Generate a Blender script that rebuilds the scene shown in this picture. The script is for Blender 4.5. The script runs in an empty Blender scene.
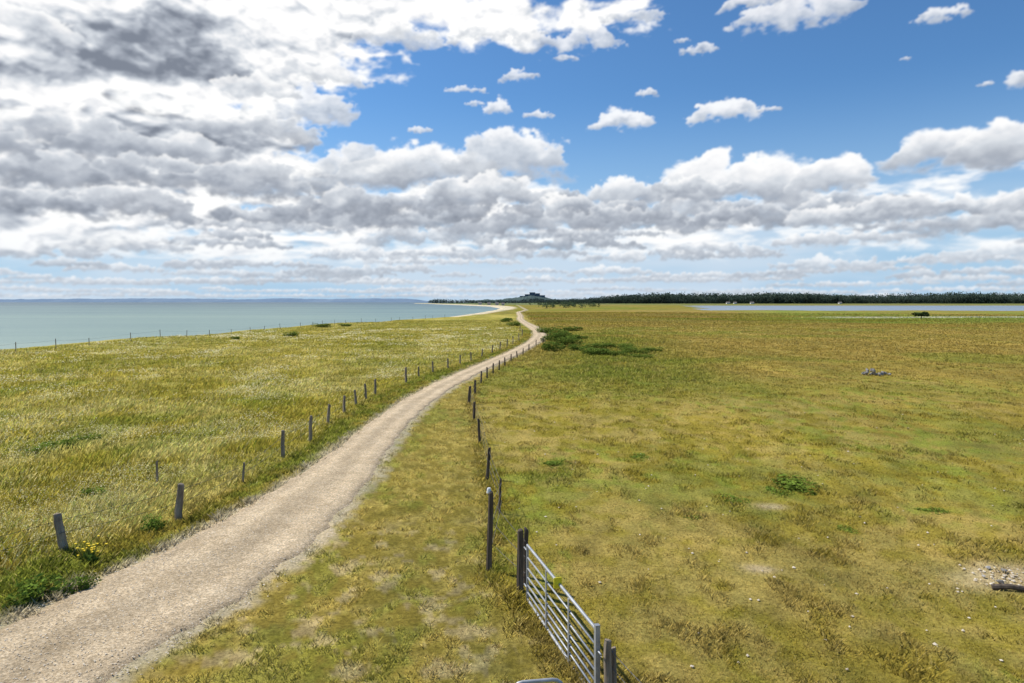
import bpy, math, random, time
import numpy as np
from mathutils import Vector
random.seed(7); rng=np.random.default_rng(11)
scene=bpy.context.scene
col=scene.collection
H=5.0; F=683.0
def G(u,v,z=0.0):
    Y=F*(H-z)/(v-302.0)
    return ((u-512.0)/F*Y, Y)

# ---------------------------------------------------------------- noise
def _h(ix,iy,s):
    n=(ix.astype(np.int64)*374761393+iy.astype(np.int64)*668265263+s*1442695041)&0xffffffff
    n=((n^(n>>13))*1274126177)&0xffffffff
    n=(n^(n>>16))&0xffffffff
    return n/4294967295.0
def vn(x,y,s=0):
    ix=np.floor(x); iy=np.floor(y); fx=x-ix; fy=y-iy
    fx=fx*fx*(3-2*fx); fy=fy*fy*(3-2*fy)
    a=_h(ix,iy,s);b=_h(ix+1,iy,s);c=_h(ix,iy+1,s);d=_h(ix+1,iy+1,s)
    return (a*(1-fx)+b*fx)*(1-fy)+(c*(1-fx)+d*fx)*fy
def fbm(x,y,s=0,o=4,g=.55):
    t=0;a=.5;w=0
    for i in range(o):
        t=t+a*vn(x,y,s+i*17); w+=a; a*=g
        x,y=x*1.72+y*1.05+3.1, y*1.72-x*1.05+7.7
    return t/w
def ss(x,a,b):
    t=np.clip((x-a)/(b-a),0,1); return t*t*(3-2*t)

# ---------------------------------------------------------------- layout
edges=[(683,-110,108),(650,-44,168),(625,2,205),(600,54,242),(570,118,284),(540,182,320),(510,238,348),(480,289,371),
(460,320,384),(440,346,397),(420,373,413),(400,402,435),(385,430,458),(375,452,477),(365,476,497),(355,501,519),
(348,516,532),(342,527,542),(336,533,546),(331,533,545),(326,526,536),(322,520,527),(319,517,523),(316,518,523)]
pY=[];pL=[];pR=[]
for v,a,b in edges:
    xl,y=G(a,v); xr,_=G(b,v); pY.append(y);pL.append(xl);pR.append(xr)
pY=np.array([-40.,0.]+pY+[330.,420.]); pL=np.array([-9.5,-8.6]+pL+[2.,8.]); pR=np.array([-6.4,-5.5]+pR+[4.,10.])
def PL(y): return np.interp(y,pY,pL)
def PR(y): return np.interp(y,pY,pR)
left_posts=[(63,552,515,1.3),(178,518,481,1.3),(243,481,461,.5),(283,458,431,1.1),(310,441,415,1.),(328,424,404,1.),(344,412,395,1.),
(356,405,390,1.),(366,399,383,1.),(375,394,379,1.),(406,382,367,1.2),(419,377,366,1.),(433,372,361,1.),(448,368,358,1.),(460,364,355,1.),
(471,361,352,1.),(482,357,349,1.),(492,353,345,1.),(500,350,342,1.),(507,347,339,1.),(513,344,336,1.),(519,341,333,1.),(522,336,329,1.),(520,331,325,1.)]
right_posts=[(489,571,490,.85),(499,513,478,.5),(487,479,446,.8),(480,444,419,.8),(474,420,401,.9),(469,404,386,1.1),(475,394,380,1.),
(481,383,371,.9),(487,378,367,.9),(493,374,363,.9),(499,370,360,.9),(505,366,357,.9),(511,362,354,.9),(517,358,351,.9),(523,355,348,.9),
(529,351,344,.9),(536,347,340,.9),(543,344,338,.9),(548,340,334,.9),(550,336,330,.9)]
def line(posts,first):
    pts=[first]+[G(p[0],p[1]) for p in posts]
    pts.sort(key=lambda p:p[1])
    return np.array([p[1] for p in pts]),np.array([p[0] for p in pts])
lY,lX=line(left_posts,(-11.5,8.)); rY,rX=line(right_posts,(1.1,8.2))
def FL(y): return np.interp(y,lY,lX)
def FR(y): return np.interp(y,rY,rX)
sY=np.array([-3000,0,74,110,163,200,235,350,500,700,1000,1500,2500,3000,3500,4500,6000,20000.])
sX=np.array([-300,-58,-53,-50,-43,-29,-17,-9,0,2,-20,-110,-300,-420,-250,0,800,3000.])
def SH(y): return np.interp(y,sY,sX)

def height(x,y):
    dist=np.hypot(x,y)
    dl=FL(y)-x; dr=x-FR(y)
    off=ss(dl,0.3,8)+ss(dr,0.3,8)
    z=off*(fbm(x/18,y/18,3,3)-.5)*0.55
    z=z-ss(dl,14,40)*0.22
    onp=ss(x-PL(y),-.5,-.1)*(1-ss(x-PR(y),.1,.5))
    fade=1-ss(dist,60,200)
    z=z+(1-onp)*fade*((fbm(x/1.3,y/1.3,9,3)-.5)*0.16)
    farfade=1-ss(dist,250,500)*.7
    z=z*farfade
    ds=x-SH(y)
    wob=(fbm(x/14,y/14,21,2)-.5)*5
    ds2=ds+wob*(1-ss(y,500,900))
    z=z+0.18*np.exp(-((ds2-3)/4.5)**2)*(1-ss(y,230,320))
    z=z-4.0*ss(-ds2,-1,34)-0.6*ss(-ds2,-0.5,3)*(1-ss(y,200,300))
    lag=ss(y+(fbm(x/40,y/400,34,2)-.5)*60,395,420)*(1-ss(y,980,1100))*ss(x-(.235*y)+(fbm(x/30,y/30,33,2)-.5)*40,-10,50)
    z=z-1.0*lag*(x>0)
    z=z+2.5*ss(y,1150,1400)*ss(x,40,200)*(1-ss(y,5000,9000))
    return z

# ---------------------------------------------------------------- colours
def mixc(a,b,t): return a*(1-t[:,None])+b*t[:,None]
C=lambda *c: np.array(c,dtype=float)[None,:]
STRAW=C(.48,.37,.105); OLIVE=C(.30,.245,.036); GREEN=C(.185,.225,.030); BROWN=C(.355,.245,.064)
SOIL=C(.46,.35,.21); SAND=C(.60,.51,.37); PALE=C(.56,.47,.15); RUST=C(.345,.225,.062)
def zone(x,y):
    n1=fbm(x/9,y/14,31,4); n2=fbm(x/2.2,y/2.6,41,4); n3=fbm(x/40,y/25,51,3); n4=fbm(x/.45,y/.55,61,3); n5=fbm(x/.7,y/1.0,66,4)
    rep=lambda c: np.repeat(c,len(x),0)
    c=mixc(rep(OLIVE),STRAW*.84,ss(n2*.4+n4*.6,.38,.62))
    c=mixc(c,BROWN,ss(n1,.36,.62)*.45)
    c=mixc(c,GREEN,ss(fbm(x/3.5,y/6,71,4)*.7+n4*.3,.52,.64)*.5*(1-.5*ss(y,40,80)))
    wd=ss(fbm(x/.5,y/.7,73,3),.54,.66)*ss(fbm(x/5,y/7,74,3),.44,.58)*(1-ss(y,60,90))
    c=mixc(c,C(.27,.30,.045),wd*.65)
    c=c*(1-.20*ss(n5,.54,.70)*(1-ss(y,50,90)))[:,None]
    mid=ss(y+10*(n3-.5),28,50)*(1-ss(y,160,280))
    c=mixc(c,BROWN*.45+RUST*.30+OLIVE*.25,mid*.70*ss(n3+.3*n1,.38,.76))
    c=mixc(c,GREEN*1.05,mid*.5*ss(fbm(x/22,y/12,72,4),.54,.66))
    gs=np.exp(-((x-(6.5+.13*(y-40)))/6.5)**2)*ss(y,30,44)*(1-ss(y,90,130))
    c=mixc(c,GREEN*1.0,gs*.8*ss(n1+n2*.5,.45,.85))
    far=ss(y,110,200)
    fc=mixc(rep(OLIVE*.88),BROWN*.9,ss(fbm(x/45,y/22,81,4),.42,.62)*.8)
    fc=mixc(fc,GREEN*.95,ss(fbm(x/80,y/18,84,4),.50,.62)*.7)
    fc=mixc(fc,STRAW*.7,ss(fbm(x/35,y/14,87,4),.54,.66)*.6)
    c=mixc(c,fc,far)
    marsh=ss(y+(n3-.5)*30,150,170)*(1-ss(y,380,400))*ss(x-.28*y,0,45)
    c=mixc(c,C(.24,.31,.055),marsh*.85*ss(fbm(x/90,y/11,91,3),.34,.50))
    pl_=ss(y,205,212)*(1-ss(y,222,232))*ss(x-.40*y,0,20)
    c=mixc(c,C(.60,.57,.42),pl_*.85*ss(fbm(x/30,y/9,93,3),.38,.46))
    dl=FL(y)-x
    m=mixc(rep(C(.35,.295,.048)),PALE*.97,ss(n2*.5+n1*.5,.42,.64))
    m=mixc(m,GREEN*1.05,ss(fbm(x/4,y/7,101,4),.50,.66)*.5)
    m=mixc(m,C(.37,.31,.06),ss(y,30,70)*.5)
    c=mixc(c,m,ss(dl+(n2-.5),-.3,.6)*(1-ss(y,230,320)))
    vl=ss(x-FL(y),-.2,.5)*(1-ss(x-PL(y),-.1,.2))
    c=mixc(c,mixc(rep(GREEN*.9),OLIVE*.95,ss(n2*.6+n4*.4,.4,.58)),vl*.8)
    vr=ss(x-PR(y),-.2,.1)*(1-ss(x-FR(y),-.5,.2))
    n6=fbm(x/.22,y/.28,115,3)
    v2=mixc(rep(OLIVE*.60+BROWN*.38),STRAW*.80,ss(n4*.4+n6*.6,.40,.60)*.75)
    v2=mixc(v2,GREEN*.9,ss(fbm(x/.9,y/1.4,113,4)*.7+n6*.3,.52,.64)*.5)
    bare=ss(fbm(x/.45,y/.4,111,4)+.09*np.exp(-((y-9.3)/1.2)**2)+.10*np.exp(-((y-13.)/.8)**2-((x+1.5)/.8)**2),.60,.70)*(1-ss(y,14.0,16.5))*ss(x,-5.2,-4)
    v2=mixc(v2,SOIL*1.0,bare*.55)
    v2=v2*(.72+.5*ss(n6,.35,.65))[:,None]
    c=mixc(c,v2,vr)
    dp=np.maximum(PL(y)-x,x-PR(y))
    c=mixc(c,SAND*.85,(1-ss(dp+(n4-.5)*.6+(n6-.5)*.4,-.05,.40))*.8)
    for (px,py,rr) in ((9.1,12.6,.95),(4.7,12.9,.3),(6.4,16.9,.35)):
        k=np.exp(-(((x-px)/rr)**2+((y-py)/(rr*.6))**2))*(.4+n4*.8+n6*.6)*1.3
        c=mixc(c,SOIL*1.3,np.clip(k,0,1)*.85)
    ds=x-SH(y)+(fbm(x/14,y/14,21,2)-.5)*5*(1-ss(y,500,900))
    c=mixc(c,SAND*1.1,1-ss(ds,-1.5,1.5+3*ss(y,220,400)))
    c=mixc(c,C(.16,.20,.18),ss(-ds,19,26))
    c=mixc(c,C(.17,.20,.09),ss(y,900,1500)*ss(ds,0,10))
    return np.clip(c,0,1)

# ---------------------------------------------------------------- mesh helpers
def mesh_np(name,verts,faces_flat,sizes,mat=None,colors=None,smooth=False):
    me=bpy.data.meshes.new(name)
    nv=len(verts); me.vertices.add(nv); me.vertices.foreach_set("co",np.asarray(verts,dtype=np.float32).ravel())
    me.loops.add(len(faces_flat)); me.loops.foreach_set("vertex_index",np.asarray(faces_flat,dtype=np.int32))
    sizes=np.asarray(sizes,dtype=np.int32); st=np.zeros(len(sizes),dtype=np.int32); st[1:]=np.cumsum(sizes)[:-1]
    me.polygons.add(len(sizes)); me.polygons.foreach_set("loop_start",st); 
    try: me.polygons.foreach_set("loop_total",sizes)
    except Exception: pass
    me.update(calc_edges=True)
    if smooth: me.polygons.foreach_set("use_smooth",np.ones(len(sizes),dtype=bool))
    if colors is not None:
        at=me.color_attributes.new("tint",'FLOAT_COLOR','POINT')
        cc=np.ones((nv,4),dtype=np.float32); cc[:,:colors.shape[1]]=colors; at.data.foreach_set("color",cc.ravel())
    if mat: me.materials.append(mat)
    return me
def obj(name,me,parent=None,loc=(0,0,0),**props):
    o=bpy.data.objects.new(name,me); col.objects.link(o); o.location=loc
    if parent: o.parent=parent
    for k,v in props.items(): o[k]=v
    return o
class MB:
    def __init__(s): s.v=[];s.f=[]
    def tube(s,pts,r,n=8,cap=True,r2=None):
        rings=[]
        pts=[Vector(p) for p in pts]
        for i,p in enumerate(pts):
            d=(pts[min(i+1,len(pts)-1)]-pts[max(i-1,0)]).normalized()
            up=Vector((0,0,1)) if abs(d.z)<.9 else Vector((1,0,0))
            a=d.cross(up).normalized(); b=d.cross(a).normalized()
            rr=r if r2 is None else r+(r2-r)*i/(len(pts)-1)
            base=len(s.v)
            for k in range(n):
                t=2*math.pi*k/n; s.v.append(tuple(p+a*math.cos(t)*rr+b*math.sin(t)*rr))
            rings.append(base)
        for i in range(len(rings)-1):
            for k in range(n):
                s.f.append((rings[i]+k,rings[i]+(k+1)%n,rings[i+1]+(k+1)%n,rings[i+1]+k))
        if cap:
            s.f.append(tuple(rings[0]+k for k in range(n))[::-1]); s.f.append(tuple(rings[-1]+k for k in range(n)))
    def box(s,c,d,rot=0):
        b=len(s.v);cr,sr=math.cos(rot),math.sin(rot)
        for z in(-1,1):
            for x,y in((-1,-1),(1,-1),(1,1),(-1,1)):
                X,Y=x*d[0]/2,y*d[1]/2
                s.v.append((c[0]+X*cr-Y*sr,c[1]+X*sr+Y*cr,c[2]+z*d[2]/2))
        s.f+=[(b+3,b+2,b+1,b),(b+4,b+5,b+6,b+7)]+[(b+i,b+(i+1)%4,b+4+(i+1)%4,b+4+i) for i in range(4)]
    def mesh(s,name,mat,smooth=False):
        me=bpy.data.meshes.new(name); me.from_pydata(s.v,[],s.f); me.materials.append(mat)
        if smooth:
            for p in me.polygons: p.use_smooth=True
        me.update(); return me

# ---------------------------------------------------------------- materials
def newmat(name):
    m=bpy.data.materials.new(name); m.use_nodes=True; nt=m.node_tree; nt.nodes.clear()
    out=nt.nodes.new("ShaderNodeOutputMaterial"); b=nt.nodes.new("ShaderNodeBsdfPrincipled")
    nt.links.new(b.outputs[0],out.inputs[0]); return m,nt,b,out
def N(nt,t,**k):
    n=nt.nodes.new(t)
    for a,v in k.items(): setattr(n,a,v)
    return n
def pos_noise(nt,scale,detail=4,rough=.55,scale3=None):
    g=N(nt,"ShaderNodeNewGeometry"); n=N(nt,"ShaderNodeTexNoise"); n.inputs["Scale"].default_value=scale
    n.inputs["Detail"].default_value=detail; n.inputs["Roughness"].default_value=rough
    if scale3:
        mp=N(nt,"ShaderNodeMapping"); mp.inputs["Scale"].default_value=scale3; nt.links.new(g.outputs["Position"],mp.inputs[0]); nt.links.new(mp.outputs[0],n.inputs["Vector"])
    else: nt.links.new(g.outputs["Position"],n.inputs["Vector"])
    return n
def ramp(nt,src,stops):
    r=N(nt,"ShaderNodeValToRGB"); e=r.color_ramp.elements
    while len(e)<len(stops): e.new(.5)
    for i,(p,c) in enumerate(stops): e[i].position=p; e[i].color=(*c,1) if len(c)==3 else c
    nt.links.new(src,r.inputs[0]); return r
def mixrgb(nt,bt,fac,a,b):
    m=N(nt,"ShaderNodeMixRGB",blend_type=bt)
    for i,s in ((0,fac),(1,a),(2,b)):
        if hasattr(s,"links"): nt.links.new(s,m.inputs[i])
        elif i==0: m.inputs[0].default_value=s
        else: m.inputs[i].default_value=(*s,1)
    return m

def ground_mat():
    m,nt,b,out=newmat("ground_material")
    a=N(nt,"ShaderNodeVertexColor",layer_name="tint")
    n1=pos_noise(nt,14,6,.8); r1=ramp(nt,n1.outputs["Fac"],[(.34,(.5,.5,.5)),(.66,(1.45,1.45,1.45))])
    n2=pos_noise(nt,.9,4,.6); r2=ramp(nt,n2.outputs["Fac"],[(.3,(.8,.84,.8)),(.7,(1.18,1.14,1.1))])
    n3=pos_noise(nt,1.,4,.65,(.12,.028,.1)); r3=ramp(nt,n3.outputs["Fac"],[(.35,(.76,.82,.78)),(.65,(1.22,1.16,1.1))])
    m1=mixrgb(nt,'MULTIPLY',1.,a.outputs[0],r1.outputs[0]); m2=mixrgb(nt,'MULTIPLY',1.,m1.outputs[0],r2.outputs[0]); m2=mixrgb(nt,'MULTIPLY',1.,m2.outputs[0],r3.outputs[0])
    nt.links.new(m2.outputs[0],b.inputs["Base Color"]); b.inputs["Roughness"].default_value=.95
    b.inputs["Specular IOR Level"].default_value=.05
    bp=N(nt,"ShaderNodeBump"); bp.inputs["Strength"].default_value=.7; bp.inputs["Distance"].default_value=.04
    nt.links.new(n1.outputs["Fac"],bp.inputs["Height"]); nt.links.new(bp.outputs[0],b.inputs["Normal"])
    return m
def path_mat():
    m,nt,b,out=newmat("gravel_material")
    n1=pos_noise(nt,30,6,.85); n2=pos_noise(nt,1.1,4); n3=pos_noise(nt,6,5,.6)
    g=N(nt,"ShaderNodeNewGeometry"); v=N(nt,"ShaderNodeTexVoronoi"); v.inputs["Scale"].default_value=36
    nt.links.new(g.outputs["Position"],v.inputs["Vector"])
    r1=ramp(nt,n1.outputs["Fac"],[(.32,(.42,.32,.195)),(.5,(.66,.53,.355)),(.66,(.88,.775,.59))])
    r2=ramp(nt,n2.outputs["Fac"],[(.3,(.88,.84,.78)),(.7,(1.1,1.08,1.05))])
    r3=ramp(nt,n3.outputs["Fac"],[(.3,(.84,.82,.78)),(.7,(1.12,1.11,1.10))])
    bw=N(nt,"ShaderNodeSeparateColor"); nt.links.new(v.outputs["Color"],bw.inputs[0])
    rv=ramp(nt,bw.outputs[0],[(0,(.64,.64,.64)),(1,(1.22,1.21,1.19))])
    a=N(nt,"ShaderNodeVertexColor",layer_name="tint")
    x=mixrgb(nt,'MULTIPLY',1.,r1.outputs[0],r2.outputs[0]); x=mixrgb(nt,'MULTIPLY',1.,x.outputs[0],r3.outputs[0])
    x=mixrgb(nt,'MULTIPLY',1.,x.outputs[0],rv.outputs[0]); x=mixrgb(nt,'MULTIPLY',1.,x.outputs[0],a.outputs[0])
    nt.links.new(x.outputs[0],b.inputs["Base Color"]); b.inputs["Roughness"].default_value=.95
    b.inputs["Specular IOR Level"].default_value=.1
    bp=N(nt,"ShaderNodeBump"); bp.inputs["Strength"].default_value=.7; bp.inputs["Distance"].default_value=.03
    nt.links.new(n1.outputs["Fac"],bp.inputs["Height"]); nt.links.new(bp.outputs[0],b.inputs["Normal"])
    return m
def leaf_mat(name,trans=.35,up=.6):
    m,nt,b,out=newmat(name); nt.nodes.remove(b)
    a=N(nt,"ShaderNodeVertexColor",layer_name="tint")
    g=N(nt,"ShaderNodeNewGeometry")
    mx=N(nt,"ShaderNodeMix",data_type='VECTOR'); mx.inputs["Factor"].default_value=up
    nt.links.new(g.outputs["Normal"],mx.inputs[4]); mx.inputs[5].default_value=(0,0,1)
    nz=N(nt,"ShaderNodeVectorMath",operation='NORMALIZE'); nt.links.new(mx.outputs[1],nz.inputs[0])
    d=N(nt,"ShaderNodeBsdfDiffuse"); t=N(nt,"ShaderNodeBsdfTranslucent")
    nt.links.new(a.outputs[0],d.inputs[0]); nt.links.new(nz.outputs[0],d.inputs["Normal"])
    nt.links.new(a.outputs[0],t.inputs[0])
    ms=N(nt,"ShaderNodeMixShader"); ms.inputs[0].default_value=trans
    nt.links.new(d.outputs[0],ms.inputs[1]); nt.links.new(t.outputs[0],ms.inputs[2]); nt.links.new(ms.outputs[0],out.inputs[0])
    return m
def plain(name,c1,c2,scale,rough=.8,metal=0.,bump=.3,bd=.01,spec=.3,stretch=None):
    m,nt,b,out=newmat(name)
    if stretch:
        tc=N(nt,"ShaderNodeTexCoord"); mp=N(nt,"ShaderNodeMapping"); mp.inputs["Scale"].default_value=stretch
        n=N(nt,"ShaderNodeTexNoise"); n.inputs["Scale"].default_value=scale; n.inputs["Detail"].default_value=6
        nt.links.new(tc.outputs["Object"],mp.inputs[0]); nt.links.new(mp.outputs[0],n.inputs["Vector"])
    else: n=pos_noise(nt,scale,5,.6)
    r=ramp(nt,n.outputs["Fac"],[(.32,c1),(.68,c2)])
    nt.links.new(r.outputs[0],b.inputs["Base Color"]); b.inputs["Roughness"].default_value=rough; b.inputs["Metallic"].default_value=metal
    b.inputs["Specular IOR Level"].default_value=spec
    if bump>0:
        bp=N(nt,"ShaderNodeBump"); bp.inputs["Strength"].default_value=bump; bp.inputs["Distance"].default_value=bd
        nt.links.new(n.outputs["Fac"],bp.inputs["Height"]); nt.links.new(bp.outputs[0],b.inputs["Normal"])
    return m
def water_mat(name,stops,yr,rough,bs,spec=.3,amp=1.6,sc=(.004,.02,1)):
    m,nt,b,out=newmat(name)
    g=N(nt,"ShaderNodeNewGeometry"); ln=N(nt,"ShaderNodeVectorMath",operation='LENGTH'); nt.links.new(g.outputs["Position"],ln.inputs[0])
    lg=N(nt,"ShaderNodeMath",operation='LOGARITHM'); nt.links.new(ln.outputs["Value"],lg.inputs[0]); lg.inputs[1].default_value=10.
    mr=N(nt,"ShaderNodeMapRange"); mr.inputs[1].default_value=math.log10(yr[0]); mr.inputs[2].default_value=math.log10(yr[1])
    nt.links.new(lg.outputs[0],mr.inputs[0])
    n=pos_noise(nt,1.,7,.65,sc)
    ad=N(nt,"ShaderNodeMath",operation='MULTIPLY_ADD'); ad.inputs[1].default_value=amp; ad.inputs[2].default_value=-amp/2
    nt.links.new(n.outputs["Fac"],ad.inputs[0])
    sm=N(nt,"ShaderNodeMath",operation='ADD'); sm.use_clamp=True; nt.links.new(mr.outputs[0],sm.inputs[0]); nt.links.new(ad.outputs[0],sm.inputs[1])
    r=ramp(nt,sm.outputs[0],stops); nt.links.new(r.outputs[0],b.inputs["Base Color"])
    b.inputs["Roughness"].default_value=rough; b.inputs["Specular IOR Level"].default_value=spec
    n2=pos_noise(nt,1.,6,.6,(.35,.9,1))
    bp=N(nt,"ShaderNodeBump"); bp.inputs["Strength"].default_value=bs; bp.inputs["Distance"].default_value=.25
    nt.links.new(n2.outputs["Fac"],bp.inputs["Height"]); nt.links.new(bp.outputs[0],b.inputs["Normal"])
    return m
M_ground=ground_mat(); M_path=path_mat(); M_grass=leaf_mat("grass_material",.35,.8); M_leaf=leaf_mat("foliage_material",.25,.35)
M_wood=plain("weathered_wood",(.16,.125,.09),(.40,.33,.25),14,.9,0,.6,.01,.2,(1,1,.12))
M_darkwood=plain("dark_wood",(.055,.042,.032),(.17,.13,.095),14,.9,0,.6,.01,.2,(1,1,.12))
M_steel=plain("galvanised_steel",(.30,.31,.32),(.48,.49,.50),9,.5,.4,.1,.002,.4)
M_wire=plain("fence_wire_metal",(.10,.09,.08),(.2,.19,.18),20,.6,.6,0,.001)
M_stone=plain("field_stone",(.12,.11,.10),(.42,.39,.35),6,.9,0,.5,.02,.2)
M_white=plain("white_plastic",(.7,.7,.68),(.82,.82,.8),8,.5)
M_yellow=plain("yellow_plastic",(.80,.68,.02),(.88,.76,.04),8,.5)
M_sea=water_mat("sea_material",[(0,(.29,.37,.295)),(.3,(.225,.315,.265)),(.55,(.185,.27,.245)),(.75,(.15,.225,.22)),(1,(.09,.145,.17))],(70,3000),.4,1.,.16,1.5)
M_lag=water_mat("lagoon_material",[(0,(.30,.34,.37)),(1,(.22,.27,.31))],(300,1000),.35,.6,.2)

# ---------------------------------------------------------------- ground
th=np.concatenate([np.linspace(-56,56,900),np.linspace(56,304,200)[1:-1]])*math.pi/180
rr=[.6]
while rr[-1]<50000: rr.append(rr[-1]*(1.0125 if rr[-1]<700 else 1.04)+.004)
rr=np.array(rr); nt_,nr=len(th),len(rr)
R,T=np.meshgrid(rr,th,indexing='ij'); X=(R*np.sin(T)).ravel(); Y=(R*np.cos(T)).ravel()
Z=height(X,Y); cols=zone(X,Y)
i=np.arange(nr-1)[:,None]*nt_; j=np.arange(nt_)[None,:]; j2=(j+1)%nt_
fa=np.stack([i+j,i+j2,i+nt_+j2,i+nt_+j],-1).reshape(-1,4)[:,::-1]
V=np.column_stack([X,Y,Z])
V=np.vstack([V,[0,0,float(height(np.array([0.]),np.array([0.]))[0])]]); cols=np.vstack([cols,cols[0]])
fan=np.column_stack([np.full(nt_,len(V)-1),(np.arange(nt_)+1)%nt_,np.arange(nt_)])
flat=np.concatenate([fa.ravel(),fan.ravel()]); sizes=np.concatenate([np.full(len(fa),4),np.full(len(fan),3)])
obj("ground",mesh_np("ground",V,flat,sizes,M_ground,cols,True),kind="structure")

def sheet(name,x0,x1,y0,y1,z,mat):
    me=bpy.data.meshes.new(name); me.from_pydata([(x0,y0,z),(x1,y0,z),(x1,y1,z),(x0,y1,z)],[],[(0,1,2,3)]); me.materials.append(mat)
    return obj(name,me,kind="structure")
sheet("sea",-50000,6000,-8000,50000,-1.6,M_sea)
sheet("lagoon",60,3500,330,1150,-.5,M_lag)

# ---------------------------------------------------------------- path
ys=[-20.]
while ys[-1]<400: ys.append(ys[-1]+max(.10,abs(ys[-1])*.01))
ys=np.array(ys); nc=19
pv=[];pc=[]
kern=lambda f: (f(ys-.6)+f(ys)+f(ys+.6))/3
L=kern(PL)+(fbm(ys/.5,ys*0+3.3,7,3)-.5)*.38; Rr=kern(PR)+(fbm(ys/.5,ys*0+8.3,8,3)-.5)*.42
for k in range(nc):
    t=k/(nc-1); x=L*(1-t)+Rr*t
    edge=min(t,1-t)*2
    z=0.02+0.0012*np.clip(ys,0,400)*.3+0.03*(1-(2*t-1)**2)+0*x
    if k in(0,nc-1): z=z-.09
    z=z+(fbm(x/1.2,ys/1.2,77,3)-.5)*.02
    pv.append(np.column_stack([x,ys,z]))
    wb=(fbm(ys/3.,ys*0+1.,78,2)-.5)*.06
    rut=np.exp(-((t-.27-wb)/.08)**2)+np.exp(-((t-.73-wb)/.08)**2)
    br=.88+.18*rut-.08*np.exp(-((t-.5-wb)/.1)**2)
    e=1-.10*(1-min(1,edge*3))
    cc=np.ones((len(ys),3))*(br*e)[:,None]
    cc*= (0.90+.20*fbm(x/.6,ys/2,5,3))[:,None]
    pc.append(cc)
pv=np.stack(pv,1);pc=np.stack(pc,1)
n=len(ys); i=np.arange(n-1)[:,None]*nc; j=np.arange(nc-1)[None,:]
fa=np.stack([i+j,i+j+1,i+nc+j+1,i+nc+j],-1).reshape(-1,4)
obj("path",mesh_np("path",pv.reshape(-1,3),fa.ravel(),np.full(len(fa),4),M_path,pc.reshape(-1,3),True),kind="structure")

# ---------------------------------------------------------------- grass
def blades(x,y,hgt,wid,colr,lean=.5,zoff=-.02,wind=.08):
    n=len(x); z=height(x,y)+zoff
    a=rng.uniform(0,2*math.pi,n); la=rng.uniform(0,2*math.pi,n); ll=rng.uniform(.1,1,n)*lean*hgt
    ll_x=np.cos(la)*ll+wind*hgt; ll_y=np.sin(la)*ll
    wx=np.cos(a)*wid/2; wy=np.sin(a)*wid/2
    v=np.empty((n,4,3),dtype=np.float32)
    v[:,0]=np.column_stack([x-wx,y-wy,z]); v[:,1]=np.column_stack([x+wx,y+wy,z])
    v[:,2]=np.column_stack([x+ll_x*.4+wx*.7,y+ll_y*.4+wy*.7,z+hgt*.6]); v[:,3]=np.column_stack([x+ll_x,y+ll_y,z+hgt])
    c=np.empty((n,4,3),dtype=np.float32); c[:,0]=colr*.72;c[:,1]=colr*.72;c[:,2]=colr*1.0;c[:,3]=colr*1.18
    return v.reshape(-1,3),np.clip(c.reshape(-1,3),0,.85)
def scatter(n,r0,r1,p,a0=-50,a1=50):
    t=rng.uniform(0,1,n); 
    r=(r0**p+t*(r1**p-r0**p))**(1/p); a=np.radians(rng.uniform(a0,a1,n))
    return r*np.sin(a),r*np.cos(a)
def tufts(cx,cy,k,spread):
    x=np.repeat(cx,k)+rng.normal(0,1,len(cx)*k)*np.repeat(spread,k)
    y=np.repeat(cy,k)+rng.normal(0,1,len(cx)*k)*np.repeat(spread,k)
    return x,y
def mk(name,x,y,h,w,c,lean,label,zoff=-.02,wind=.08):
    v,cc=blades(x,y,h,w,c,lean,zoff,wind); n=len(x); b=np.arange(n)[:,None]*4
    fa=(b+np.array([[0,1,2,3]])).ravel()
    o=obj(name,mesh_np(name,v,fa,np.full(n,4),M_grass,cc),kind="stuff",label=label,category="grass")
    return o
def offpath(x,y,m=0.):
    wob=(fbm(x/.35,y/.35,121,2)-.5)*.7
    return (x<PL(y)+wob*.8+.08-m)|(x>PR(y)-wob*.8-.08+m)
GB=1.35
cx,cy=scatter(100000,7,190,.2); k=(cx<FL(cy)+.2)&(cx-SH(cy)>1.5)
cx,cy=cx[k],cy[k]; d=np.hypot(cx,cy)
x,y=tufts(cx,cy,10,.06+.004*d); d=np.hypot(x,y)
cl=fbm(x/1.5,y/1.8,131,4)
hh=(.05+.22*cl)*rng.uniform(.6,1.25,len(x))*(1-.15*ss(d,60,150))*(.5+.5*ss(FL(y)-x,-.5,.9))+.04
c=zone(x,y); c=c*(rng.uniform(.76,1.24,len(x))*(.82+.36*ss(cl,.35,.65)))[:,None]*GB
pale=rng.uniform(0,1,len(x))<.22*ss(fbm(x/2.6,y/3.4,141,4),.44,.66)
c[pale]=np.array([.76,.66,.27])*rng.uniform(.8,1.1,(pale.sum(),1)); hh[pale]*=1.1
grn=rng.uniform(0,1,len(x))<.15; c[grn]=c[grn]*np.array([.68,.90,.66])
w=np.maximum(.0045,d*.0007)*rng.uniform(.7,1.3,len(x))
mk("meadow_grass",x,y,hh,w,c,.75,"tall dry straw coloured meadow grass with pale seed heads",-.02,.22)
cx,cy=scatter(90000,8,130,.1,-50,10); k=(cx<FL(cy)-.2)&(cx-SH(cy)>2)&(rng.uniform(0,1,len(cx))<ss(fbm(cx/2.2,cy/3.2,145,4)+.10*ss(40-cy,0,20),.54,.66)*.8+.01)
cx,cy=cx[k],cy[k]; x,y=tufts(cx,cy,3,.10+.002*np.hypot(cx,cy)); d=np.hypot(x,y); n=len(x)
z=height(x,y)+rng.uniform(.10,.28,n); s=np.maximum(.009,d*.0005)*rng.uniform(.6,1.3,n)
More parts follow.
